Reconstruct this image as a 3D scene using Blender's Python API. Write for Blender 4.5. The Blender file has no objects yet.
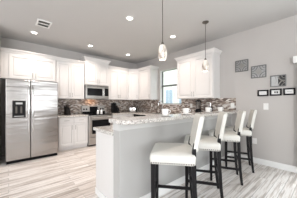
import bpy, bmesh, math, random
from mathutils import Vector, Matrix
random.seed(4)
R = math.radians
SC = bpy.context.scene
COL = SC.collection
A, B, H = 5.204, 3.884, 2.832          # far wall (y), window wall (x), ceiling height
XL, YR = -3.6, -3.6                    # far left wall, rear wall
EYE = 1.249

# ------------------------------------------------------------------ camera, world, light, exposure
cd = bpy.data.cameras.new('camera'); cam = bpy.data.objects.new('camera', cd); COL.objects.link(cam)
cam.location = (0, 0, EYE); cam.rotation_euler = (R(90), 0, R(48.87 - 90))
cd.sensor_width = 36; cd.lens = 160.1 / 297 * 36; cd.shift_y = 4.2 / 297; cd.clip_start = 0.05
SC.camera = cam
w = bpy.data.worlds.new('sky'); SC.world = w; w.use_nodes = True
wn = w.node_tree; wn.nodes['Background'].inputs[0].default_value = (0.90, 0.95, 1.0, 1)
wn.nodes['Background'].inputs[1].default_value = 2.6
SC.view_settings.view_transform = 'Standard'; SC.view_settings.look = 'None'
SC.view_settings.exposure = 0.10; SC.view_settings.gamma = 1.0; SC.view_settings.use_curve_mapping = False

def area(name, loc, direction, sx, sy, power, color):
    l = bpy.data.lights.new(name, 'AREA'); l.shape = 'RECTANGLE'; l.size = sx; l.size_y = sy
    l.energy = power; l.color = color
    o = bpy.data.objects.new(name, l); COL.objects.link(o); o.location = loc
    o.rotation_euler = Vector(direction).to_track_quat('-Z', 'Y').to_euler()
    return o
DAY = (0.97, 0.98, 1.0)
area('daylight_rear_window', (1.75, YR + 0.05, 1.5), (0, 1, 0), 1.9, 1.9, 28, DAY)
area('daylight_rear_window', (-2.1, YR + 0.05, 1.5), (0, 1, 0), 2.3, 1.9, 165, DAY)
area('daylight_left_window', (XL + 0.05, 0.6, 1.5), (1, 0, 0), 2.6, 2.0, 58, DAY)
area('daylight_sliding_door', (B + 0.12, -0.75, 1.05), (-1, 0, 0), 1.6, 1.9, 50, DAY)

# ------------------------------------------------------------------ materials
def principled(name, color=(.8, .8, .8), rough=.5, metal=0., spec=.5):
    m = bpy.data.materials.new(name); m.use_nodes = True
    b = m.node_tree.nodes['Principled BSDF']
    b.inputs['Base Color'].default_value = (*color, 1); b.inputs['Roughness'].default_value = rough
    b.inputs['Metallic'].default_value = metal; b.inputs['Specular IOR Level'].default_value = spec
    return m, m.node_tree, b
def N(nt, t, **kw):
    n = nt.nodes.new(t)
    for k, v in kw.items(): setattr(n, k, v)
    return n
def coords(nt, scale=(1, 1, 1), swz=None):
    tc = N(nt, 'ShaderNodeTexCoord'); mp = N(nt, 'ShaderNodeMapping'); mp.inputs['Scale'].default_value = scale
    if swz:
        s = N(nt, 'ShaderNodeSeparateXYZ'); c = N(nt, 'ShaderNodeCombineXYZ')
        nt.links.new(tc.outputs['Object'], s.inputs[0])
        for i, k in enumerate(swz): nt.links.new(s.outputs[k], c.inputs[i])
        nt.links.new(c.outputs[0], mp.inputs[0])
    else: nt.links.new(tc.outputs['Object'], mp.inputs[0])
    return mp.outputs[0]
def noise(nt, vec, scale, detail=3, rough=.5):
    n = N(nt, 'ShaderNodeTexNoise'); n.inputs['Scale'].default_value = scale
    n.inputs['Detail'].default_value = detail; n.inputs['Roughness'].default_value = rough
    nt.links.new(vec, n.inputs['Vector']); return n.outputs['Fac']
def ramp(nt, fac, stops, mode='LINEAR'):
    r = N(nt, 'ShaderNodeValToRGB'); cr = r.color_ramp; cr.interpolation = mode
    while len(cr.elements) < len(stops): cr.elements.new(.5)
    for e, (p, c) in zip(cr.elements, stops): e.position = p; e.color = (*c, 1)
    nt.links.new(fac, r.inputs[0]); return r.outputs[0]
def mix(nt, fac, a, b, mode='MIX'):
    m = N(nt, 'ShaderNodeMix', data_type='RGBA', blend_type=mode)
    for i, v in ((0, fac), (6, a), (7, b)):
        if isinstance(v, (int, float)): m.inputs[i].default_value = v
        elif isinstance(v, tuple): m.inputs[i].default_value = (*v, 1)
        else: nt.links.new(v, m.inputs[i])
    return m.outputs[2]
def bump(nt, b, h, strength=.2, dist=.002):
    n = N(nt, 'ShaderNodeBump'); n.inputs['Strength'].default_value = strength; n.inputs['Distance'].default_value = dist
    nt.links.new(h, n.inputs['Height']); nt.links.new(n.outputs[0], b.inputs['Normal'])
def painted(name, color, rough=.5, amt=.04, scale=6, spec=.5):
    m, nt, b = principled(name, color, rough, 0, spec)
    f = noise(nt, coords(nt), scale)
    c2 = tuple(c * (1 - amt) for c in color)
    nt.links.new(mix(nt, f, color, c2), b.inputs['Base Color']); return m
M = {}
M['wall'] = painted('greige_wall_paint', (.52, .495, .478), .75, .03, 2)
M['ceiling'] = painted('ceiling_paint', (.58, .575, .57), .9, .03, 3)
M['white_wall'] = painted('pale_wall_paint', (.74, .73, .72), .8, .03, 2)
M['bar_paint'] = painted('bar_wall_paint', (.47, .465, .455), .6, .03, 2)
M['cap'] = painted('pale_grey_trim_paint', (.60, .60, .59), .5, .02)
M['trim'] = painted('white_trim_paint', (.85, .85, .84), .4, .02)
M['cab'] = painted('white_cabinet_paint', (.74, .725, .715), .45, .025, 4)
M['ceramic'] = painted('white_ceramic', (.88, .87, .85), .15, .02, 10)
M['plastic'] = painted('white_plastic', (.85, .84, .82), .4, .02, 10)
M['black'] = painted('black_painted_wood', (.010, .009, .010), .5, .3, 8, .2)
M['gloss_black'] = painted('black_gloss', (.008, .008, .009), .14, .2, 5, .12)
M['dark'] = painted('dark_case', (.025, .023, .022), .5, .2, 5, .25)
M['bronze'] = painted('bronze_metal', (.10, .085, .07), .4, .2, 12)
M['nickel'] = painted('brushed_nickel', (.40, .39, .375), .3, .1, 30)
M['nickel'].node_tree.nodes['Principled BSDF'].inputs['Metallic'].default_value = .9
M['chrome'] = painted('chrome', (.8, .8, .8), .12, .05, 10)
M['chrome'].node_tree.nodes['Principled BSDF'].inputs['Metallic'].default_value = 1
M['silver'] = painted('silver_leaf', (.46, .46, .46), .35, .25, 30)
M['silver'].node_tree.nodes['Principled BSDF'].inputs['Metallic'].default_value = .6
M['pewter'] = painted('pewter', (.20, .20, .20), .4, .3, 30)
M['frame_grey'] = painted('window_frame_grey', (.16, .16, .16), .5, .1)

def m_steel(name, c=(.42, .40, .385), rough=.22):
    m, nt, b = principled(name, c, rough, 1.0)
    f = noise(nt, coords(nt, (1.5, 1.5, 60)), 4, 4)
    nt.links.new(ramp(nt, f, [(.3, tuple(x * .9 for x in c)), (.7, c)]), b.inputs['Base Color'])
    g = noise(nt, coords(nt, (.6, .6, 5)), 1.6, 2)
    bump(nt, b, g,   .5, .02)
    return m
M['steel'] = m_steel('stainless_steel')
M['steel2'] = m_steel('appliance_steel', (.50, .48, .46), .3)

def m_leather():
    m, nt, b = principled('cream_leather', (.72, .71, .67), .42)
    f = noise(nt, coords(nt), 9, 3); nt.links.new(mix(nt, f, (.70, .69, .65), (.61, .60, .56)), b.inputs['Base Color'])
    bump(nt, b, noise(nt, coords(nt), 160, 2), .15, .001); return m
M['leather'] = m_leather()

def m_floor():
    m, nt, b = principled('whitewashed_plank_tile', (.6, .58, .55), .38)
    v = coords(nt)
    br = N(nt, 'ShaderNodeTexBrick', offset=.37, squash=1)
    nt.links.new(v, br.inputs['Vector'])
    for k, x in (('Scale', 1), ('Mortar Size', .003), ('Mortar Smooth', .1), ('Bias', 0), ('Brick Width', 1.22), ('Row Height', .118)):
        br.inputs[k].default_value = x
    br.inputs['Color1'].default_value = (0, 0, 0, 1); br.inputs['Color2'].default_value = (1, 1, 1, 1)
    br.inputs['Mortar'].default_value = (.5, .5, .5, 1)
    base = ramp(nt, br.outputs['Color'], [(0, (.62, .57, .535)), (.35, (.76, .72, .69)), (.7, (.86, .83, .81)), (1, (.68, .635, .60))])
    # offset the grain of each plank by its random grey
    add = N(nt, 'ShaderNodeVectorMath', operation='ADD'); sc = N(nt, 'ShaderNodeVectorMath', operation='SCALE')
    nt.links.new(br.outputs['Color'], sc.inputs[0]); sc.inputs['Scale'].default_value = 37
    nt.links.new(v, add.inputs[0]); nt.links.new(sc.outputs[0], add.inputs[1])
    mp = N(nt, 'ShaderNodeMapping'); mp.inputs['Scale'].default_value = (.6, 10, 1); nt.links.new(add.outputs[0], mp.inputs[0])
    g1 = noise(nt, mp.outputs[0], 2.0, 5, .6)
    streak = ramp(nt, g1, [(.36, (.42, .375, .345)), (.45, (.74, .70, .67)), (.51, (1, 1, 1)), (.57, (1, 1, 1)), (.65, (.52, .475, .44))])
    c = mix(nt, .85, base, streak, 'MULTIPLY')
    c = mix(nt, br.outputs['Fac'], c, (.40, .385, .37))
    nt.links.new(c, b.inputs['Base Color'])
    return m
M['floor'] = m_floor()

def m_tile(name, swz):
    m, nt, b = principled(name, (.3, .25, .22), .3)
    br = N(nt, 'ShaderNodeTexBrick', offset=.43); nt.links.new(coords(nt, (1, 1, 1), swz), br.inputs['Vector'])
    for k, x in (('Scale', 1), ('Mortar Size', .0012), ('Mortar Smooth', .1), ('Bias', 0), ('Brick Width', .062), ('Row Height', .026)):
        br.inputs[k].default_value = x
    br.inputs['Color1'].default_value = (0, 0, 0, 1); br.inputs['Color2'].default_value = (1, 1, 1, 1)
    br.inputs['Mortar'].default_value = (.3, .3, .3, 1)
    c = ramp(nt, br.outputs['Color'], [(0, (.15, .105, .085)), (.16, (.48, .42, .365)), (.30, (.27, .205, .17)), (.45, (.62, .59, .57)),
                                       (.56, (.15, .11, .09)), (.68, (.40, .335, .29)), (.82, (.74, .70, .66)), (.92, (.24, .20, .185))], 'CONSTANT')
    c = mix(nt, br.outputs['Fac'], c, (.30, .27, .25))
    nt.links.new(c, b.inputs['Base Color']); return m
M['tile_a'] = m_tile('mosaic_tile_far', (0, 2, 1))
M['tile_w'] = m_tile('mosaic_tile_side', (1, 2, 0))

def m_granite():
    m, nt, b = principled('speckled_granite', (.6, .57, .54), .14)
    v = coords(nt)
    n1 = noise(nt, v, 55, 4, .7); n2 = noise(nt, v, 95, 3, .7)
    c = ramp(nt, n1, [(.34, (.13, .12, .11)), (.43, (.44, .41, .38)), (.51, (.69, .66, .63)), (.70, (.84, .82, .79))])
    d = ramp(nt, n2, [(.36, (.25, .23, .22)), (.47, (1, 1, 1))])
    nt.links.new(mix(nt, .8, c, d, 'MULTIPLY'), b.inputs['Base Color']); return m
M['granite'] = m_granite()

def m_shade():
    m, nt, b = principled('marbled_lamp_glass', (.85, .83, .80), .25)
    f = noise(nt, coords(nt, (1, 1, .6)), 16, 4, .6)
    c = ramp(nt, f, [(.38, (.36, .29, .24)), (.5, (.68, .63, .57)), (.68, (.90, .87, .82))])
    nt.links.new(c, b.inputs['Base Color']); nt.links.new(c, b.inputs['Emission Color'])
    b.inputs['Emission Strength'].default_value = .22; return m
M['shade'] = m_shade()
def m_emit(name, c, s):
    m, nt, b = principled(name, c, .5); b.inputs['Emission Color'].default_value = (*c, 1); b.inputs['Emission Strength'].default_value = s; return m
M['bulb'] = m_emit('lit_lamp', (1, .95, .88), 9)
M['display'] = m_emit('lit_display', (.25, .55, .6), .3)
def m_glass(name, tint=(.95, .97, .97), gloss=.12):
    m = bpy.data.materials.new(name); m.use_nodes = True; nt = m.node_tree; nt.nodes.clear()
    o = N(nt, 'ShaderNodeOutputMaterial'); t = N(nt, 'ShaderNodeBsdfTransparent'); g = N(nt, 'ShaderNodeBsdfGlossy')
    t.inputs[0].default_value = (*tint, 1); g.inputs['Roughness'].default_value = .03
    mx = N(nt, 'ShaderNodeMixShader'); mx.inputs[0].default_value = gloss
    nt.links.new(t.outputs[0], mx.inputs[1]); nt.links.new(g.outputs[0], mx.inputs[2]); nt.links.new(mx.outputs[0], o.inputs[0])
    return m
M['glass'] = m_glass('clear_glass', gloss=.05)
M['jar_glass'] = m_glass('jar_glass', (.72, .72, .72), .15)
M['photo_dark'] = painted('dark_print', (.05, .05, .05), .5, .3, 40)
M['paper'] = painted('white_paper', (.80, .80, .79), .6, .04, 20)
M['siding'] = painted('pale_siding', (.80, .78, .70), .8, .08, 1)
M['roof'] = painted('grey_roof', (.45, .43, .42), .9, .2, 3)
M['grass'] = painted('lawn', (.20, .30, .12), .9, .3, 4)
M['blind'] = painted('pale_vertical_blind', (.62, .62, .61), .6, .05, 8)

# ------------------------------------------------------------------ mesh helpers
class MB:
    def __init__(s, mat=None): s.bm = bmesh.new(); s.mat = mat
    def _add(s, verts, faces):
        T = s.mat or Matrix()
        vs = [s.bm.verts.new(T @ Vector(v)) for v in verts]; fs = []
        for f in faces:
            try: fs.append(s.bm.faces.new([vs[i] for i in f]))
            except ValueError: pass
        return vs, fs
    def box(s, x0, x1, y0, y1, z0, z1, bev=0, seg=2):
        vs, fs = s._add([(x0, y0, z0), (x1, y0, z0), (x1, y1, z0), (x0, y1, z0), (x0, y0, z1), (x1, y0, z1), (x1, y1, z1), (x0, y1, z1)],
                        [(0, 3, 2, 1), (4, 5, 6, 7), (0, 1, 5, 4), (1, 2, 6, 5), (2, 3, 7, 6), (3, 0, 4, 7)])
        if bev:
            es = list({e for f in fs for e in f.edges})
            bmesh.ops.bevel(s.bm, geom=es, offset=bev, segments=seg, affect='EDGES', profile=.5)
        return s
    def hexa(s, bot, top):                       # two matching quads
        s._add(list(bot) + list(top), [(0, 3, 2, 1), (4, 5, 6, 7), (0, 1, 5, 4), (1, 2, 6, 5), (2, 3, 7, 6), (3, 0, 4, 7)]); return s
    def prism(s, poly, z0, z1):
        n = len(poly)
        s._add([(x, y, z0) for x, y in poly] + [(x, y, z1) for x, y in poly],
               [tuple(reversed(range(n))), tuple(range(n, 2 * n))] + [(i, (i + 1) % n, n + (i + 1) % n, n + i) for i in range(n)]); return s
    def loft(s, rings, cap=True):
        n = len(rings[0]); v = [p for r in rings for p in r]; f = []
        for k in range(len(rings) - 1):
            for i in range(n): f.append((k * n + i, k * n + (i + 1) % n, (k + 1) * n + (i + 1) % n, (k + 1) * n + i))
        if cap: f.append(tuple(reversed(range(n)))); f.append(tuple(range((len(rings) - 1) * n, len(rings) * n)))
        s._add(v, f); return s
    def lathe(s, prof, c=(0, 0, 0), seg=24, cap=True):
        rings = [[(c[0] + max(r, 1e-4) * math.cos(2 * math.pi * i / seg), c[1] + max(r, 1e-4) * math.sin(2 * math.pi * i / seg), c[2] + z) for i in range(seg)] for r, z in prof]
        return s.loft(rings, cap)
    def tube(s, pts, r, seg=10):
        pts = [Vector(p) for p in pts]; rings = []; rs = r if isinstance(r, (list, tuple)) else [r] * len(pts)
        t0 = (pts[1] - pts[0]).normalized(); up = Vector((0, 0, 1)) if abs(t0.z) < .9 else Vector((1, 0, 0))
        for i, p in enumerate(pts):
            t = (pts[min(i + 1, len(pts) - 1)] - pts[max(i - 1, 0)]).normalized()
            a = t.cross(up).normalized(); b = a.cross(t); up = b if abs(t.dot(b)) < .9 else up
            rings.append([p + (a * math.cos(2 * math.pi * k / seg) + b * math.sin(2 * math.pi * k / seg)) * rs[i] for k in range(seg)])
        return s.loft(rings)
    def build(s, name, mat, parent=None, smooth=False):
        bmesh.ops.recalc_face_normals(s.bm, faces=s.bm.faces)
        me = bpy.data.meshes.new(name); s.bm.to_mesh(me); s.bm.free()
        if smooth:
            for p in me.polygons: p.use_smooth = True
            try: me.set_sharp_from_angle(angle=R(40))
            except Exception: pass
        o = bpy.data.objects.new(name, me); COL.objects.link(o); me.materials.append(mat)
        if parent: o.parent = parent
        return o
def tag(o, label, cat, group=None):
    o['label'] = label; o['category'] = cat
    if group: o['group'] = group
    return o
def thing(name, label, cat, loc=(0, 0, 0), rz=0, group=None):
    o = bpy.data.objects.new(name, None); COL.objects.link(o); o.empty_display_size = .05
    o.location = loc; o.rotation_euler = (0, 0, rz); return tag(o, label, cat, group)
def struct(mb, name, mat, parent=None):
    o = mb.build(name, mat, parent)
    if not parent: o['kind'] = 'structure'
    return o
def dup(root, loc, rz, label, group=None):
    r = root.copy(); COL.objects.link(r); r.location = loc; r.rotation_euler = (0, 0, rz); r['label'] = label
    if group: r['group'] = group
    for ch in list(root.children):
        c = ch.copy(); COL.objects.link(c); c.parent = r
        for g in list(ch.children):
            d = g.copy(); COL.objects.link(d); d.parent = c
    return r

# ------------------------------------------------------------------ the room
T = .15
struct(MB().box(XL - T, B + T, YR - T, A + T, -.1, 0), 'floor', M['floor'])
struct(MB().box(XL - T, B + T, YR - T, A + T, H, H + .1), 'ceiling', M['ceiling'])
struct(MB().box(XL - T, B + T, A, A + T, 0, H), 'wall_back', M['wall'])
WY0, WY1, WZ0, WZ1 = 2.95, 3.84, 1.21, 2.345
DY0, DY1, DZ = -1.65, .30, 2.03
m = MB()
m.box(B, B + T, WY1, A, 0, H).box(B, B + T, WY0, WY1, 0, WZ0).box(B, B + T, WY0, WY1, WZ1, H).box(B, B + T, DY1, WY0, 0, H)
m.box(B, B + T, DY0, DY1, DZ, H).box(B, B + T, YR - T, DY0, 0, H)
struct(m, 'wall_right', M['wall'])
m = MB()
for x0, x1 in ((XL - T, -3.3), (-.9, .75), (2.75, B + T)): m.box(x0, x1, YR - T, YR, 0, H)
for x0, x1 in ((-3.3, -.9), (.75, 2.75)): m.box(x0, x1, YR - T, YR, 0, .5).box(x0, x1, YR - T, YR, 2.5, H)
struct(m, 'wall_rear', M['wall'])
m = MB().box(XL - T, XL, YR, -.75, 0, H).box(XL - T, XL, 1.95, A, 0, H).box(XL - T, XL, -.75, 1.95, 0, .45).box(XL - T, XL, -.75, 1.95, 2.55, H)
struct(m, 'wall_left', M['wall'])
struct(MB().box(XL, -.145, 4.40, A, 0, H), 'wall_fridge', M['white_wall'])
struct(MB().box(B - .016, B - .001, .34, 1.52, 0, .115, .004), 'baseboard_right', M['trim'])

def win(name, fn, n):
    root = fn; return root
# kitchen window: white reveal, dark sashes, two panes
wf = MB()
xw0, xw1 = B + .07, B + .12
f_ = .035; zm = 1.80
wf.box(xw0, xw1, WY0, WY0 + f_, WZ0, WZ1).box(xw0, xw1, WY1 - f_, WY1, WZ0, WZ1)
wf.box(xw0, xw1, WY0, WY1, WZ0, WZ0 + f_).box(xw0, xw1, WY0, WY1, WZ1 - .02, WZ1).box(xw0 - .01, xw1, WY0, WY1, zm, zm + .05)
wo = struct(wf, 'window_1', M['frame_grey'])
MB().box(xw0 + .02, xw0 + .024, WY0, WY1, WZ0, zm).box(xw0 + .034, xw0 + .038, WY0, WY1, zm, WZ1).build('pane', M['glass'], wo)
tr = MB()
tr.box(B + .001, B + .069, WY1 - .012, WY1 - .001, WZ0, WZ1).box(B + .001, B + .069, WY0 + .001, WY0 + .012, WZ0, WZ1)
tr.box(B + .001, B + .069, WY0, WY1, WZ1 - .012, WZ1 - .001).box(B - .015, B + .069, WY0 + .012, WY1 - .012, WZ0 + .001, WZ0 + .02, .003)
struct(tr, 'trim_1', M['trim'])
# sliding patio door in the window wall, right of the frame
d = MB()
for y0, y1, x in ((DY0, (DY0 + DY1) / 2 + .03, B + .03), ((DY0 + DY1) / 2 - .03, DY1, B + .07)):
    d.box(x, x + .035, y0, y0 + .06, .02, DZ - .02).box(x, x + .035, y1 - .06, y1, .02, DZ - .02)
    d.box(x, x + .035, y0, y1, .02, .09).box(x, x + .035, y0, y1, DZ - .09, DZ - .02)
d.box(B + .02, B + .12, DY0, DY1, 0, .02).box(B + .02, B + .12, DY0, DY1, DZ - .02, DZ)
dr = struct(d, 'door_1', M['trim'])
MB().box(B + .045, B + .049, DY0 + .05, -.68, .08, DZ - .08).box(B + .085, B + .089, -.68, DY1 - .05, .08, DZ - .08).build('pane', M['glass'], dr)
# rear and left windows (behind the camera): frames with panes
for i, (x0, x1) in enumerate(((-3.3, -.9), (.75, 2.75))):
    k = MB().box(x0, x0 + .06, YR - .1, YR - .05, .5, 2.5).box(x1 - .06, x1, YR - .1, YR - .05, .5, 2.5).box(x0, x1, YR - .1, YR - .05, .5, .56).box(x0, x1, YR - .1, YR - .05, 2.44, 2.5)
    k.box((x0 + x1) / 2 - .03, (x0 + x1) / 2 + .03, YR - .1, YR - .05, .5, 2.5)
    q = struct(k, 'window_%d' % (i + 2), M['trim']); MB().box(x0, x1, YR - .08, YR - .075, .5, 2.5).build('pane', M['glass'], q)
k = MB().box(XL - .1, XL - .05, -.75, -.69, .45, 2.55).box(XL - .1, XL - .05, 1.89, 1.95, .45, 2.55).box(XL - .1, XL - .05, -.75, 1.95, .45, .51).box(XL - .1, XL - .05, -.75, 1.95, 2.49, 2.55).box(XL - .1, XL - .05, .57, .63, .45, 2.55)
q = struct(k, 'window_4', M['trim']); MB().box(XL - .08, XL - .075, -.75, 1.95, .45, 2.55).build('pane', M['glass'], q)

# outside
struct(MB().box(B + T + .05, 30, -20, 25, -.35, -.15), 'ground', M['grass'])
hz = thing('house', 'pale neighbouring house seen through the kitchen window', 'house', (9.2, 9, -.15))
MB().box(0, 6, -9, 9, 0, 4.6).build('wall', M['siding'], hz)
for y in (-2.2, -.9, .4, 1.7):
    f = MB().box(-.06, 0, y - .42, y + .42, 1.0, 2.5).build('window', M['trim'], hz)
    MB().box(-.075, -.061, y - .33, y - .03, 1.1, 2.4).box(-.075, -.061, y + .03, y + .33, 1.1, 2.4).build('pane', painted('blue_grey_glass', (.38, .46, .55), .2, .1), f)  # opaque blue-grey panes, two to a window
MB().hexa([(-.5, -9.5, 4.6), (6.5, -9.5, 4.6), (6.5, 9.5, 4.6), (-.5, 9.5, 4.6)], [(2.9, -9.5, 6.2), (3.1, -9.5, 6.2), (3.1, 9.5, 6.2), (2.9, 9.5, 6.2)]).build('roof', M['roof'], hz)

# bar half wall
BX0, BY0, BY1 = .913, 1.53, 1.66
bw = struct(MB().box(BX0, B - .001, BY0, BY1, 0, 1.03), 'wall_bar', M['bar_paint'])
MB().box(BX0 - .014, B - .001, BY0 - .014, BY1 - .004, .945, 1.029, .004).build('cap_trim', M['cap'], bw)
MB().box(BX0 - .012, B - .02, BY0 - .013, BY0, 0, .11, .003).box(BX0 - .013, BX0, BY0 - .013, BY1 - .004, 0, .11, .003).build('baseboard', M['trim'], bw)

# ------------------------------------------------------------------ cabinets
def T3(x, y, z=0, rz=0): return Matrix.Translation((x, y, z)) @ Matrix.Rotation(rz, 4, 'Z')
def panel_door(x0, x1, z0, z1, y, name, parent, mat=None, T_=None, fr=.058):
    """shaker door with a stepped inner panel, front at y-.022"""
    k = MB(T_); a = y - .022
    k.box(x0, x0 + fr, a, y, z0, z1, .003).box(x1 - fr, x1, a, y, z0, z1, .003)
    k.box(x0 + fr, x1 - fr, a, y, z0, z0 + fr, .003).box(x0 + fr, x1 - fr, a, y, z1 - fr, z1, .003)
    k.box(x0 + fr - .002, x1 - fr + .002, a + .018, y, z0 + fr - .002, z1 - fr + .002)
    k.box(x0 + fr + .022, x1 - fr - .022, a + .008, y, z0 + fr + .026, z1 - fr - .026, .006)
    return k.build(name, mat or M['cab'], parent)
def handle_v(x, zc, y, parent, L=.12, T_=None):
    k = MB(T_); a = y - .022
    k.tube([(x, a - .028, zc - L / 2), (x, a - .028, zc + L / 2)], .006, 8)
    k.tube([(x, a, zc - L * .36), (x, a - .028, zc - L * .36)], .004, 6).tube([(x, a, zc + L * .36), (x, a - .028, zc + L * .36)], .004, 6)
    return k.build('handle', M['nickel'], parent, True)
def handle_h(xc, z, y, parent, L=.12):
    k = MB(); a = y - .022
    k.tube([(xc - L / 2, a - .028, z), (xc + L / 2, a - .028, z)], .006, 8)
    k.tube([(xc - L * .36, a, z), (xc - L * .36, a - .028, z)], .004, 6).tube([(xc + L * .36, a, z), (xc + L * .36, a - .028, z)], .004, 6)
    return k.build('handle', M['nickel'], parent, True)
def crown(k, x0, x1, yf, z0, z1, l=0, r=0, e=.055):
    """stepped crown running round the front and the exposed ends"""
    st = [(0.004, z0), (.010, z0 + .012), (e * .45, z0 + (z1 - z0) * .45), (e * .9, z1 - .022), (e, z1 - .018), (e, z1)]
    k.loft([[(x0 - o * l, yf - o, z), (x1 + o * r, yf - o, z), (x1 + o * r, -.004, z), (x0 - o * l, -.004, z)] for o, z in st])
def upper(label, loc, rz, w, dep, h, ndoor, l=0, r=0, zc=.08, hand='mid', name='wall_cabinet', g=None, single='R', pad=0):
    t = thing(name, label, 'cabinet', loc, rz, g)
    MB().box(0, w, -dep, -.004, 0, h, .002).build('body', M['cab'], t)
    k = MB(); crown(k, 0, w, -dep - .002, h - .012, h + zc, l, r); k.build('crown_moulding', M['cab'], t)
    gp = .004; x0 = .012 + pad; x1 = w - .012; dw = (x1 - x0) / ndoor
    for i in range(ndoor):
        a, b_ = x0 + i * dw + gp / 2, x0 + (i + 1) * dw - gp / 2
        d_ = panel_door(a, b_, .008, h - .03, -dep, 'door', t)
        right = (i % 2 == 0) if ndoor > 1 else (single == 'R')
        handle_v(b_ - .03 if right else a + .03, .11, -dep, d_)
    return t
ZU, HU = 1.372, 1.04
FX0, FX1 = -.05, .895
upper('short white cabinet over the refrigerator', (-.14, A, 1.812), 0, 1.088, .355, .60, 2, name='wall_cabinet', pad=.13)
upper('tall white two-door cabinet between the refrigerator and the microwave', (.951, A, ZU), 0, .756, .33, HU, 2)
upper('raised white cabinet with tall crown directly above the microwave', (1.71, A, 1.812), 0, .762, .385, .74, 2, 1, 1)
upper('white two-door cabinet right of the microwave above the coffee maker', (2.475, A, ZU), 0, .795, .33, HU, 2)
CY = 4.594
# diagonal corner cabinet
t = thing('corner_cabinet', 'white single-door corner cabinet set diagonally above the toaster', 'cabinet', (B, A, ZU))
px, py = 3.274 - B, CY - A
poly = [(px, -.004), (px, -.33), (-.33, py), (-.004, py), (-.004, -.004)]
poly = [(px + .002, -.004), (px + .002, -.33), (-.33, py + .002), (-.004, py + .002), (-.004, -.004)]
MB().prism(poly, 0, HU).build('body', M['cab'], t)
k = MB(); rings = []
for o, z in [(0.004, HU - .012), (.010, HU), (.025, HU + .03), (.05, HU + .058), (.055, HU + .062), (.055, HU + .08)]:
    s2 = o * .414
    rings.append([(px + .002, -.004, z), (px + .002, -.33 - o, z), (px + s2, -.33 - o, z), (-.33 - o, py + s2, z), (-.33 - o, py + .002, z), (-.004, py + .002, z), (-.004, -.004, z)])
k.loft(rings).build('crown_moulding', M['cab'], t)
p0, p1 = Vector((px, -.33)), Vector((-.33, py)); L = (p1 - p0).length; ang = math.atan2(p1.y - p0.y, p1.x - p0.x)
TM = T3(p0.x, p0.y, 0, ang)
dd = panel_door(.03, L - .03, .008, HU - .03, 0, 'door', t, T_=TM)
handle_v(L - .065, .11, 0, dd, T_=TM)
# window-wall uppers (local +x runs towards the camera)
upper('white single-door cabinet between the corner and the window', (B, CY - .002, ZU), R(-90), .648, .33, HU, 1, 0, 1, single='R')
upper('large white two-door cabinet right of the window, behind the hanging lamp', (B, 2.855, ZU), R(-90), 1.06, .33, HU + .02, 2, 1, 1)

def base(label, loc, rz, w, dep=.60, ndoor=2, drawers=2, h=.872, low=None, name='base_cabinet', kick=True):
    t = thing(name, label, 'cabinet', loc, rz)
    MB().box(0, w, -dep, -.004, .10, low or h, .002).build('body', M['cab'], t)
    if low: MB().box(0, w, -dep, -dep + .02, low, h).build('face_frame', M['cab'], t)
    MB().box(0, w, -dep + .06, -.01, 0, .10).build('toe_kick', M['cab'], t)
    gp = .005; x0, x1 = .012, w - .012
    for i in range(drawers):
        dw = (x1 - x0) / drawers; a, b_ = x0 + i * dw + gp / 2, x0 + (i + 1) * dw - gp / 2
        k = MB().box(a, b_, -dep - .022, -dep, .715, h - .012, .004)
        d_ = k.build('drawer', M['cab'], t); handle_h((a + b_) / 2, .79, -dep, d_)
    for i in range(ndoor):
        dw = (x1 - x0) / ndoor; a, b_ = x0 + i * dw + gp / 2, x0 + (i + 1) * dw - gp / 2
        d_ = panel_door(a, b_, .115, .705, -dep, 'door', t); handle_v(b_ - .035 if i % 2 == 0 else a + .035, .60, -dep, d_)
    return t
base('white base cabinet between the refrigerator and the oven range', (.951, A, 0), 0, .757)
base('white base cabinet right of the oven range under the coffee maker', (2.474, A, 0), 0, .798)
t = thing('corner_base_cabinet', 'white base cabinet in the room corner under the toaster', 'cabinet', (B, A, 0))
MB().box(-.608, -.004, -.684, -.004, .10, .872).build('body', M['cab'], t); MB().box(-.55, -.004, -.684, -.004, 0, .10).build('toe_kick', M['cab'], t)
# dishwasher
t = thing('dishwasher', 'black and steel dishwasher under the window-side counter', 'dishwasher', (B, 4.517, 0), R(-90))
MB().box(0, .612, -.59, -.01, .09, .868, .003).build('body', M['dark'], t)
MB().box(.003, .609, -.625, -.591, .11, .745, .006).build('door', M['steel2'], t)
MB().box(.003, .609, -.63, -.591, .75, .868, .006).build('control_panel', M['gloss_black'], t)
MB().box(.01, .6, -.54, -.02, 0, .089).build('toe_kick', M['dark'], t)
base('white sink cabinet under the kitchen window', (B, 3.902, 0), R(-90), .95, drawers=0, low=.66)
base('white base cabinet beneath the window-side counter near the bar', (B, 2.949, 0), R(-90), .74)
# peninsula cabinets, doors to the kitchen side, plain end panel towards the camera
PY0, PY1 = 1.664, 2.157
def pen(label, x1, w, endp=False):
    t = base(label, (x1, PY0, 0), R(180), w, PY1 - PY0 - .022)
    return t
t = pen('white peninsula cabinet with the plain end panel facing the refrigerator', .93 + .98, .98)
MB().box(.981, .997, -(PY1 - PY0), -.002, 0, .872, .002).build('end_panel', M['cab'], t)
MB().box(.998, 1.008, -(PY1 - PY0), -.002, 0, .085, .003).build('base_trim', M['trim'], t)
pen('middle white peninsula cabinet behind the bar', 2.894, .98)
pen('white peninsula cabinet at the wall end behind the bar', 3.879, .98)

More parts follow.
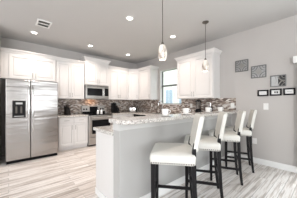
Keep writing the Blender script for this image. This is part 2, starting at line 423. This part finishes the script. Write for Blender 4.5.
# countertops
CT0, CT1 = .874, .915
tag(MB().box(.945, 1.711, A - .645, A - .003, CT0, CT1, .006).build('countertop', M['granite']), 'short granite countertop left of the oven range', 'countertop')
k = MB(); sx0, sx1, sy0, sy1 = 3.36, 3.72, 3.18, 3.86
k.box(2.472, B - .003, A - .645, A - .003, CT0, CT1, .005)
k.box(3.239, B - .003, sy1, A - .645, CT0, CT1).box(3.239, sx0, sy0, sy1, CT0, CT1).box(sx1, B - .003, sy0, sy1, CT0, CT1)
k.box(3.239, B - .003, 2.19, sy0, CT0, CT1)
k.box(.885, B - .003, PY0, 2.19, CT0, CT1, .005)
tag(k.build('countertop', M['granite']), 'long granite countertop running from the range round the window wall to the bar', 'countertop')
t = thing('sink', 'steel undermount sink below the kitchen window', 'sink', ((sx0 + sx1) / 2, (sy0 + sy1) / 2, .70))
k = MB(); hx, hy = (sx1 - sx0) / 2 - .001, (sy1 - sy0) / 2 - .001
k.box(-hx, hx, -hy, hy, 0, .008).box(-hx, -hx + .008, -hy, hy, .008, .205).box(hx - .008, hx, -hy, hy, .008, .205).box(-hx, hx, -hy, -hy + .008, .008, .205).box(-hx, hx, hy - .008, hy, .008, .205)
k.build('basin', M['steel2'], t); MB().lathe([(.04, .0085), (.04, .012), (.0, .012)]).build('drain', M['chrome'], t, True)
# bar top with rounded end corners
BZ0, BZ1 = 1.031, 1.075
def rounded(x0, x1, y0, y1, r0, r1):
    p = [(x1, y0), (x1, y1)]
    for i in range(7): a = R(90 + 15 * i); p.append((x0 + r1 + r1 * math.cos(a), y1 - r1 + r1 * math.sin(a)))
    for i in range(7): a = R(180 + 15 * i); p.append((x0 + r0 + r0 * math.cos(a), y0 + r0 + r0 * math.sin(a)))
    return p
k = MB()
for (o, z0, z1) in ((0, 0, 0),):
    P = lambda o: rounded(.845 + o, B - .002, 1.325 + o, 1.685 - o, .10, .05)
    k.loft([[(x, y, z) for x, y in P(o)] for o, z in ((.006, BZ0), (0, BZ0 + .006), (0, BZ1 - .006), (.006, BZ1))])
tag(k.build('bar_counter', M['granite']), 'long raised granite bar top with white cups along it', 'bar counter')

# tile backsplash
tag(MB().box(.90, B - .004, A - .011, A - .002, CT1 + .001, ZU - .002).build('backsplash', M['tile_a']), 'brown mosaic tile backsplash behind the range and coffee maker', 'backsplash')
k = MB(); x0, x1 = B - .011, B - .002; ye = A - .012
k.box(x0, x1, 1.688, ye, CT1 + .001, WZ0 - .002).box(x0, x1, 1.43, 1.688, BZ1 + .001, ZU - .002).box(x0, x1, 1.688, WY0 - .002, WZ0 - .002, ZU - .002).box(x0, x1, WY1 + .002, ye, WZ0 - .002, ZU - .002)
tag(k.build('backsplash', M['tile_w']), 'brown mosaic tile backsplash along the window wall', 'backsplash')

# ------------------------------------------------------------------ refrigerator
FY = A - .889
t = thing('refrigerator', 'stainless steel side-by-side refrigerator with water dispenser', 'refrigerator', (FX0, FY, 0))
FW = FX1 - FX0; fs = .412
MB().box(.004, FW - .004, .075, .84, .03, 1.735, .006).build('body', M['dark'], t)
MB().box(.012, FW - .012, .03, .80, 0, .055).build('base_grille', M['gloss_black'], t)
fd = MB().box(.002, fs - .003, 0, .072, .062, 1.747, .012, 3).build('freezer_door', M['steel'], t)
rd = MB().box(fs + .003, FW - .002, 0, .072, .062, 1.747, .012, 3).build('refrigerator_door', M['steel'], t)
for x, p in ((fs - .035, fd), (fs + .035, rd)):
    MB().tube([(x, -.002, .62), (x, -.045, .66), (x, -.052, .72), (x, -.052, 1.54), (x, -.045, 1.60), (x, -.002, 1.64)], .013, 10).build('handle', M['chrome'], p, True)
k = MB().box(.105, .325, -.008, .002, .945, 1.30, .004)
dsp = k.build('dispenser_frame', M['dark'], fd)
MB().box(.118, .312, -.0105, -.007, .965, 1.195).build('dispenser_recess', M['black'], fd)
MB().box(.118, .312, -.0105, -.007, 1.205, 1.285).build('dispenser_panel', M['black'], fd)
MB().box(.16, .27, -.013, -.0106, 1.225, 1.265).build('dispenser_screen', M['nickel'], fd)
MB().box(.155, .185, -.03, -.0106, 1.04, 1.18, .004).box(.235, .265, -.03, -.0106, 1.04, 1.18, .004).build('dispenser_paddle', M['bronze'], fd)
MB().box(.135, .295, -.028, -.0106, .968, .985, .002).build('drip_tray', M['nickel'], fd)

# ------------------------------------------------------------------ microwave
t = thing('microwave', 'stainless over-the-range microwave with dark door glass', 'microwave', (1.713, A - .405, 1.385))
mw, mh = .756, .422
MB().box(0, mw, .02, .40, .005, mh, .004).build('body', M['dark'], t)
dr_ = MB().box(.004, .575, -.012, .0195, .05, .36, .005).build('door', M['steel2'], t)
MB().box(.05, .525, -.0145, -.011, .095, .318, .006).build('door_glass', M['gloss_black'], dr_)
MB().tube([(.555, -.013, .08), (.555, -.045, .10), (.555, -.045, .31), (.555, -.013, .33)], .009, 8).build('handle', M['chrome'], dr_, True)
k = MB().box(.58, mw - .004, -.012, .0195, .05, .36, .005); cp = k.build('control_panel', M['steel2'], t)
MB().box(.60, .735, -.0145, -.011, .09, .335, .004).build('keypad', M['gloss_black'], cp)
k = MB().box(.004, mw - .004, -.008, .0195, .365, mh, .003); v_ = k.build('vent_grille', M['steel2'], t)
k = MB()
for i in range(3): k.box(.04, mw - .04, -.011, -.007, .374 + i * .015, .380 + i * .015)
k.build('louvre', M['dark'], v_)
MB().box(.004, mw - .004, -.008, .0195, .005, .045, .003).build('lower_rail', M['steel2'], t)
ll = bpy.data.lights.new('cooktop_lamp', 'AREA'); ll.shape = 'RECTANGLE'; ll.size = .25; ll.size_y = .06; ll.energy = .9; ll.color = (1, .55, .28)
lo = bpy.data.objects.new('cooktop_lamp', ll); COL.objects.link(lo); lo.parent = t; lo.location = (.30, .30, -.002)

# ------------------------------------------------------------------ oven range
t = thing('range', 'stainless oven range with black glass cooktop', 'oven', (1.716, A - .655, 0))
rw = .75
MB().box(0, rw, .03, .64, .04, .895, .003).build('body', M['steel2'], t)
MB().box(0, rw, -.012, .64, .896, .922, .005).build('cooktop', M['gloss_black'], t)
MB().box(.02, rw - .02, .06, .6, 0, .04).build('base', M['dark'], t)
od = MB().box(.005, rw - .005, -.02, .029, .27, .885, .006).build('oven_door', M['steel2'], t)
MB().box(.09, rw - .09, -.0235, -.019, .36, .76, .006).build('oven_window', M['gloss_black'], od)
MB().tube([(.06, -.02, .835), (.06, -.06, .835), (rw - .06, -.06, .835), (rw - .06, -.02, .835)], .011, 8).build('handle', M['chrome'], od, True)
MB().box(.005, rw - .005, -.015, .029, .06, .26, .006).build('drawer', M['steel2'], t)
bg = MB().hexa([(0, .545, .923), (rw, .545, .923), (rw, .638, .923), (0, .638, .923)], [(0, .575, 1.175), (rw, .575, 1.175), (rw, .638, 1.175), (0, .638, 1.175)]).build('backguard', M['steel2'], t)
fy = lambda z: .545 + .03 * (z - .923) / .252
MB().hexa([(.24, fy(.97) - .003, .97), (.51, fy(.97) - .003, .97), (.51, fy(.97) + .004, .97), (.24, fy(.97) + .004, .97)],
          [(.24, fy(1.14) - .003, 1.14), (.51, fy(1.14) - .003, 1.14), (.51, fy(1.14) + .004, 1.14), (.24, fy(1.14) + .004, 1.14)]).build('display', M['gloss_black'], bg)
for x in (.06, .14, .61, .69):
    MB(Matrix.Translation((x, fy(1.06), 1.06)) @ Matrix.Rotation(R(90), 4, 'X')).lathe([(.026, -.004), (.024, .02), (.019, .028), (0, .028)], seg=16).build('knob', M['gloss_black'], bg, True)
MB().box(0, rw, .53, .546, .923, .985).build('lower_strip', M['gloss_black'], t)
for i, (x, y, r_) in enumerate(((.20, .15, .10), (.55, .15, .085), (.20, .40, .075), (.55, .40, .10))):
    MB().lathe([(r_ - .004, .9221), (r_ - .004, .9226), (r_, .9226), (r_, .9221)], (x, y, 0), 32, False).build('burner_ring', M['dark'], t)

# ------------------------------------------------------------------ small appliances and counter objects
CZ = CT1 + .001
t = thing('knife_block', 'black knife block with dark handles on the counter beside the refrigerator', 'knife block', (1.27, 4.98, CZ), R(10))
MB().hexa([(-.055, -.09, 0), (.055, -.09, 0), (.055, .09, 0), (-.055, .09, 0)], [(-.05, -.02, .20), (.05, -.02, .20), (.05, .11, .25), (-.05, .11, .25)]).build('block', M['black'], t)
for i in range(3):
    for j in range(2):
        x = -.03 + .03 * i; y = .02 + .05 * j
        MB().tube([(x, y, .21 + .02 * j), (x, y - .02, .25 + .02 * j), (x, y - .045, .30 + .02 * j)], .009, 6).build('knife_handle', M['nickel'] if j else M['dark'], t, True)

t = thing('coffee_maker', 'black drip coffee maker right of the oven range', 'coffee maker', (2.80, 4.95, CZ))
MB().box(-.11, .11, -.12, .12, 0, .035, .008).build('base', M['gloss_black'], t)
MB().box(-.11, -.01, -.05, .12, .036, .34, .01).build('water_tank', M['gloss_black'], t)
MB().box(-.009, .11, .04, .12, .036, .25, .006).build('column', M['dark'], t)
MB().box(-.009, .115, -.11, .12, .251, .345, .012).build('filter_housing', M['nickel'], t)
MB().lathe([(.05, 0), (.06, .02), (.062, .09), (.045, .14), (.048, .155)], (.052, -.045, .037), 20).build('carafe', M['gloss_black'], t, True)

t = thing('toaster', 'silver two-slot toaster in the corner of the counter', 'toaster', (3.52, 4.93, CZ), R(-38))
MB().box(-.12, .12, -.075, .075, .015, .185, .025, 4).build('shell', M['chrome'], t, True)
MB().box(-.14, -.121, -.075, .075, 0, .18, .012).box(.121, .14, -.075, .075, 0, .18, .012).build('end_cap', M['black'], t)
MB().box(-.09, .09, -.045, -.02, .1845, .187).box(-.09, .09, .02, .045, .1845, .187).build('slot', M['dark'], t)
MB().box(.1405, .165, -.02, .02, .10, .118, .004).build('lever', M['black'], t)

t = thing('faucet', 'curved chrome faucet at the sink under the window', 'faucet', (3.79, 3.66, CZ))
MB().lathe([(.028, 0), (.028, .012), (.016, .03), (.014, .12), (0, .12)], seg=16).build('base', M['chrome'], t, True)
pts = [(0, 0, .1)] + [(-.085 + .085 * math.cos(R(a)), 0, .325 + .085 * math.sin(R(a))) for a in range(0, 181, 20)] + [(-.17, 0, .25)]
MB().tube(pts, .013, 10).build('spout', M['chrome'], t, True)
MB().tube([(0, .012, .08), (0, .05, .10), (0, .09, .15)], .007, 8).build('lever', M['chrome'], t, True)

t = thing('blender', 'dark-lidded blender on the counter under the right window-wall cabinet', 'blender', (3.66, 2.25, CZ))
MB().lathe([(.09, 0), (.085, .05), (.085, .13), (.06, .19), (0, .19)], seg=20).build('base', M['gloss_black'], t, True)
MB().lathe([(.05, .192), (.055, .20), (.075, .37), (.072, .37), (.05, .205), (0, .205)], seg=20).build('jar', M['jar_glass'], t, True)
MB().lathe([(.078, .372), (.08, .40), (.04, .41), (.035, .425), (0, .425)], seg=20).build('lid', M['black'], t, True)

t = thing('soap_dispenser', 'small dark bottle with a silver pump on the counter behind the cups', 'dispenser', (3.62, 1.90, CZ))
MB().lathe([(.04, 0), (.045, .02), (.045, .24), (.02, .26), (0, .26)], seg=16).build('bottle', M['gloss_black'], t, True)
MB().tube([(0, 0, .255), (0, 0, .34), (-.05, 0, .345)], .012, 8).build('pump', M['chrome'], t, True)

for i, (x, y, lb) in enumerate(((2.02, 4.62, 'white shaker with chrome cap on the cooktop, left of the pair'), (2.12, 4.60, 'white shaker with chrome cap on the cooktop, right of the pair'))):
    t = thing('shaker', lb, 'shaker', (x, y, .9235), 0, 'shakers on the cooktop')
    MB().lathe([(.032, 0), (.034, .01), (.030, .10), (0, .10)], seg=16).build('body', M['ceramic'], t, True)
    MB().lathe([(.031, .101), (.03, .118), (.015, .132), (0, .134)], seg=16).build('cap', M['chrome'], t, True)

# cups and saucers along the bar
def cup(x, y, lab_c, lab_s, rz):
    s = thing('saucer', lab_s, 'saucer', (x, y, BZ1 + .0005), 0, 'saucers along the bar')
    MB().lathe([(.05, 0), (.055, .003), (.085, .013), (.084, .016), (.05, .007), (0, .006)], seg=32).build('plate', M['ceramic'], s, True)
    c = thing('cup', lab_c, 'cup', (x, y, BZ1 + .0085), rz, 'cups along the bar')
    MB().lathe([(.028, 0), (.030, .004), (.040, .02), (.046, .05), (.048, .088), (.0455, .088), (.043, .05), (.037, .022), (0, .010)], seg=28).build('bowl', M['ceramic'], c, True)
    MB().tube([(.044, 0, .072), (.062, 0, .074), (.073, 0, .055), (.066, 0, .034), (.043, 0, .026)], .0055, 8).build('handle', M['ceramic'], c, True)
for x, a in ((1.60, 'nearest white cup on the bar, close to the faucet in view'), (2.07, 'second white cup from the near end of the bar'), (2.745, 'third white cup along the bar, next to the dark blender in view'), (3.23, 'farthest white cup on the bar, beside the wall')):
    b_ = {1.60: 'white saucer under the nearest cup on the bar', 2.07: 'white saucer under the second cup from the near end', 2.745: 'white saucer under the third cup along the bar', 3.23: 'white saucer under the farthest cup beside the wall'}[x]
    cup(x, 1.49, a, b_, R(-35))

# ------------------------------------------------------------------ pendants, ceiling lights, vent
def pendant(x, y, label):
    t = thing('pendant_lamp', label, 'lamp', (x, y, 1.871), 0, 'pendant lamps over the bar')
    hz_ = H - 1.871
    MB().lathe([(0, hz_ - .028), (.035, hz_ - .028), (.06, hz_ - .012), (.062, hz_ - .001), (0, hz_ - .001)], seg=24).build('canopy', M['bronze'], t, True)
    MB().tube([(0, 0, .25), (0, 0, hz_ - .028)], .005, 8).build('rod', M['bronze'], t, True)
    MB().lathe([(.012, .205), (.022, .21), (.022, .235), (.010, .255), (0, .255)], seg=16).build('socket_cap', M['bronze'], t, True)
    sh = MB().lathe([(.024, .218), (.040, .205), (.055, .165), (.065, .10), (.063, .05), (.052, .012), (.044, 0), (.041, .002), (.049, .014), (.059, .05), (.061, .10), (.051, .163), (.036, .20), (.022, .213)], seg=28, cap=False).build('lamp_shade', M['shade'], t, True)
    l = bpy.data.lights.new('pendant_bulb', 'POINT'); l.energy = 1.2; l.color = (1, .86, .70); l.shadow_soft_size = .03
    o = bpy.data.objects.new('pendant_bulb', l); COL.objects.link(o); o.parent = t; o.location = (0, 0, .02)
pendant(1.665, 1.60, 'pendant lamp with marbled glass shade, nearer one, over the cups')
pendant(2.889, 1.62, 'pendant lamp with marbled glass shade in front of the right wall cabinet')

for x, y, lb in ((.43, 4.37, 'recessed ceiling light above the refrigerator beside the vent'), (1.69, 2.47, 'recessed ceiling light at the middle of the ceiling, nearest the top of the photo'),
                 (1.69, 4.36, 'recessed ceiling light in front of the microwave cabinet'), (2.92, 4.36, 'recessed ceiling light near the room corner'), (2.93, 2.48, 'recessed ceiling light between the two hanging lamps')):
    t = thing('recessed_light', lb, 'ceiling light', (x, y, H - .012), 0, 'recessed ceiling lights')
    MB().lathe([(.052, .0), (.052, .0115), (.076, .0115), (.076, .006), (.056, 0), (.052, 0)], seg=28, cap=False).build('trim_ring', M['trim'], t, True)
    MB().lathe([(0, .005), (.05, .005), (.05, .0112), (0, .0112)], seg=24).build('lens', M['bulb'], t)
    l = bpy.data.lights.new('downlight', 'AREA'); l.shape = 'DISK'; l.size = .095; l.energy = 9.5; l.color = (1, .86, .76); l.spread = R(120)
    o = bpy.data.objects.new('downlight', l); COL.objects.link(o); o.parent = t; o.location = (0, 0, .003)

t = thing('ceiling_vent', 'white rectangular air vent in the ceiling above the refrigerator', 'vent', (.525, 3.77, H - .014))
k = MB().box(-.12, .12, -.155, -.12, 0, .0135, .003).box(-.12, .12, .12, .155, 0, .0135, .003).box(-.12, -.09, -.12, .12, 0, .0135, .003).box(.09, .12, -.12, .12, 0, .0135, .003).box(-.09, .09, -.018, .018, 0, .0135, .002)
k.build('frame', M['trim'], t)
MB().box(-.09, .09, -.12, .12, .011, .0135).build('backing', M['pewter'], t)
k = MB()
for s in (-1, 1):
    for i in range(4):
        y = s * (.034 + .024 * i); k.hexa([(-.09, y - .004, .002), (.09, y - .004, .002), (.09, y - .001, .001), (-.09, y - .001, .001)], [(-.09, y + .003, .010), (.09, y + .003, .010), (.09, y + .006, .0095), (-.09, y + .006, .0095)])
k.build('louvre', M['nickel'], t)

# ------------------------------------------------------------------ wall pieces on the window wall
XW = B - .001
def plaque(y0, y1, z0, z1, label, dark=False):
    """square openwork metal panel; local x runs towards the camera (world -y)"""
    s = y1 - y0; h = z1 - z0
    t = thing('wall_plaque', label, 'wall decoration', (XW, y1, z0), R(-90), 'square metal wall plaques')
    k = MB(); f = .016
    k.box(0, s, -.022, -.002, 0, f, .003).box(0, s, -.022, -.002, h - f, h, .003).box(0, f, -.022, -.002, f, h - f, .003).box(s - f, s, -.022, -.002, f, h - f, .003)
    k.build('frame', M['pewter'], t)
    MB().box(f, s - f if not dark else s * .5, -.007, -.002, f, h - f).build('back_panel', M['silver'], t)
    if dark: MB().box(s * .5, s - f, -.007, -.002, f, h - f).build('black_panel', M['photo_dark'], t)
    k = MB()
    def arc(cx, cz, r_, a0, a1, n=12, tr_=.006): k.tube([(cx + r_ * math.cos(R(a0 + (a1 - a0) * i / n)), -.013, cz + r_ * math.sin(R(a0 + (a1 - a0) * i / n))) for i in range(n + 1)], tr_, 6)
    if dark:
        for cx, cz, a0 in ((s - f, f, 90), (s - f, h - f, 180)): arc(cx, cz, s * .40, a0, a0 + 90, 12, .008); arc(cx, cz, s * .2, a0, a0 + 90, 8, .006)
        k.tube([(s * .5, -.0135, h * .75), (s - f, -.0135, h * .3)], .008, 6); k.tube([(s * .3, -.0135, f), (s * .42, -.0135, h * .5), (s * .3, -.0135, h - f)], .006, 6)
        k.build('scrollwork', M['nickel'], t, True)
    else:
        for cx, cz, a0 in ((f, f, 0), (s - f, f, 90), (s - f, h - f, 180), (f, h - f, 270)): arc(cx, cz, s * .36, a0, a0 + 90, 12, .006); arc(cx, cz, s * .19, a0, a0 + 90, 8, .005)
        k.build('scrollwork', M['pewter'], t, True)
        k = MB(Matrix.Translation((s / 2, -.0075, h / 2)) @ Matrix.Rotation(R(45), 4, 'Y')); q = s * .17
        k.box(-q, q, -.006, 0, -q, q, .004).build('centre_mirror', M['nickel'], t)
plaque(1.18, 1.44, 1.945, 2.20, 'highest silver square wall plaque, left of the other two')
plaque(.86, 1.125, 1.77, 2.025, 'middle silver square wall plaque of the stepped three')
plaque(.555, .797, 1.565, 1.785, 'lowest square wall plaque with black openings above the framed pictures', True)
def picture(y0, y1, z0, z1, label, kind):
    s = y1 - y0; h = z1 - z0; f = .026
    t = thing('picture_frame', label, 'picture', (XW, y1, z0), R(-90), 'black framed pictures on the wall')
    MB().box(0, s, -.02, -.001, 0, f, .003).box(0, s, -.02, -.001, h - f, h, .003).box(0, f, -.02, -.001, f, h - f, .003).box(s - f, s, -.02, -.001, f, h - f, .003).build('frame', M['black'], t)
    MB().box(f, s - f, -.008, -.001, f, h - f).build('mat', M['paper'], t)
    k = MB()
    if kind == 1: k.box(s * .38, s * .50, -.0088, -.0079, h * .35, h * .62).box(s * .56, s * .70, -.0088, -.0079, h * .35, h * .62)
    else: k.box(s * .30, s * .70, -.0088, -.0079, h * .47, h * .53)
    k.build('print', M['photo_dark'] if kind == 1 else M['silver'], t)
picture(.825, 1.01, 1.392, 1.517, 'leftmost small black-framed picture in the row of three', 0)
picture(.62, .803, 1.395, 1.527, 'middle small black-framed picture with two dark marks', 1)
picture(.428, .598, 1.398, 1.528, 'rightmost small black-framed picture in the row of three', 0)

def wplate(loc, rz, label, kind, w_=.075, h_=.118, name='wall_outlet'):
    t = thing(name, label, 'outlet' if kind == 'o' else 'switch', loc, rz)
    MB().box(-w_ / 2, w_ / 2, -.007, -.001, 0, h_, .003).build('cover_plate', M['plastic'], t)
    k = MB()
    if kind == 'o':
        for z in (.034, .084): k.box(-.016, .016, -.010, -.0065, z - .016, z + .016, .003)
        k.build('socket', M['trim'], t)
    else:
        n = max(1, round(w_ / .06))
        for i in range(n):
            x = (i - (n - 1) / 2) * .046; k.box(x - .015, x + .015, -.011, -.0065, .03, .09, .003)
        k.build('rocker', M['trim'], t)
wplate((XW, .868, 1.118), R(-90), 'white light switch below the left framed picture', 's', .085, .13, 'light_switch')
wplate((XW, 1.065, .40), R(-90), 'white wall outlet low on the wall right of the last stool', 'o', .085, .12)
wplate((B - .011, 1.50, 1.13), R(-90), 'white switch plate at the end of the tile backsplash', 's', .085, .125, 'light_switch')
wplate((B - .011, 2.60, 1.12), R(-90), 'white outlet on the tile right of the window', 'o')
wplate((B - .011, 4.25, 1.12), R(-90), 'beige outlet on the tile left of the window', 'o')

# vertical blinds at the patio door
t = thing('vertical_blind', 'pale vertical blind with white valance at the right edge', 'blind', (B, .43, 0))
MB().box(-.11, -.002, -2.2, .02, 1.96, 2.075, .004).build('valance', M['trim'], t)
for i in range(7):
    y = -.03 - .022 * i
    MB().hexa([(-.085, y - .004, .10), (-.012, y + .004, .10), (-.012, y + .006, .10), (-.085, y - .002, .10)], [(-.085, y - .004, 1.958), (-.012, y + .004, 1.958), (-.012, y + .006, 1.958), (-.085, y - .002, 1.958)]).build('slat', M['blind'], t)

# ------------------------------------------------------------------ bar stools
def make_stool(label):
    t = thing('bar_stool', label, 'stool', (0, 0, 0), 0, 'cream leather bar stools along the bar')
    W2, D2 = .213, .205
    # seat cushion: soft-edged block with a domed top
    k = MB(); n = 10; rings = []
    def rr(hw, hd, r_, z):
        p = []
        for cx, cy, a0 in ((hw - r_, hd - r_, 0), (-hw + r_, hd - r_, 90), (-hw + r_, -hd + r_, 180), (hw - r_, -hd + r_, 270)):
            for i in range(5): a = R(a0 + 22.5 * i); p.append((cx + r_ * math.cos(a), cy + r_ * math.sin(a) + .014, z))
        return p
    for o, z in ((.010, .655), (0, .663), (-.003, .70), (-.003, .735), (.006, .752), (.030, .763), (.09, .768)): rings.append(rr(W2 + .022 - o, D2 + .014 - o, max(.02, .03 - o * .1), z))
    k.loft(rings); k.bm.faces.ensure_lookup_table(); nf = len(k.bm.faces)
    # nailhead trim along the lower edge, part of the upholstery
    def nail(x, y, nx, ny): k.lathe([(.0, -.007), (.006, -.004), (.0075, 0), (.006, .004), (0, .007)], (x + nx * .002, y + ny * .002, .673), 6)
    for i in range(19):
        x = -W2 + .02 + i * (2 * W2 - .04) / 18; nail(x, D2 + .028, 0, 1)
        y = -D2 + .02 + i * (2 * D2 - .012) / 18; nail(-W2 - .022, y, -1, 0); nail(W2 + .022, y, 1, 0)
    k.bm.faces.ensure_lookup_table()
    for f in k.bm.faces[nf:]: f.material_index = 1
    so = k.build('seat', M['leather'], t, True); so.data.materials.append(M['bronze'])
    # back: slightly curved upholstered panel leaning backwards
    k = MB(); rings = []
    def back_y(z): return -D2 + .012 - .065 * ((z - .79) / .345) ** 1.15
    zs = [.776, .783, .84, .92, 1.0, 1.065, 1.11, 1.123, 1.128]
    for j, z in enumerate(zs):
        inset = (.012, 0, 0, 0, 0, 0, .004, .012, .024)[j]; hw = W2 - .012 - inset; th = (.018, .03, .03, .03, .03, .03, .028, .02, .010)[j]
        yc = back_y(max(z, .79)) - .01; top, bot = [], []
        for i in range(9):
            u_ = -1 + i / 4; x = u_ * hw; cv = -.018 * (1 - u_ * u_)
            e = .6 + .4 * (1 - abs(u_) ** 8)
            top.append((x, yc + cv + th * e, z)); bot.append((x, yc + cv - th * e, z))
        rings.append(top + bot[::-1])
    k.loft(rings).build('backrest', M['leather'], t, True)
    # legs
    lw = .020
    def leg(pts, name='leg', hw=lw):
        k = MB(); rg = []
        for (x, y, z, s) in pts:
            q = hw * s; rg.append([(x - q, y - q, z), (x + q, y - q, z), (x + q, y + q, z), (x - q, y + q, z)])
        k.loft(rg).build(name, M['black'], t)
    for s in (-1, 1):
        leg([(s * .190, .203, 0, .85), (s * .190, .203, .656, 1.05)])
        leg([(s * .190, -.235, 0, .8), (s * .188, -.212, .2, .92), (s * .187, -.196, .45, 1), (s * .187, -.19, .66, 1.05), (s * .187, -.193, .79, .9), (s * .182, -.20, .86, .5)])
    def rail(p, q, name, h=.016, w_=.010):
        a, b_ = Vector(p), Vector(q); dv = (b_ - a).normalized(); sd = dv.cross(Vector((0, 0, 1))).normalized() * w_; up = Vector((0, 0, h))
        MB().loft([[c - sd - up, c + sd - up, c + sd + up, c - sd + up] for c in (a, b_)]).build(name, M['black'], t)
    rail((-.18, .203, .27), (.18, .203, .27), 'footrest', .018, .012)
    for s in (-1, 1): rail((s * .188, .195, .23), (s * .187, -.205, .23), 'stretcher')
    rail((-.18, -.2, .36), (.18, -.2, .36), 'stretcher')
    return t
spots = [((1.362, 1.14), 40, 'nearest cream leather bar stool, seat edge full in view'),
         ((2.03, 1.19), 33.5, 'second cream bar stool from the camera'),
         ((2.735, 1.20), 29, 'third cream bar stool from the camera'),
         ((3.385, 1.22), 24.5, 'farthest cream bar stool, next to the grey wall')]
st = make_stool(spots[0][2])
for i, ((x, y), a, lb) in enumerate(spots):
    o = st if i == 0 else dup(st, (0, 0, 0), 0, lb)
    o.location = (x, y, 0); o.rotation_euler = (0, 0, R(a))
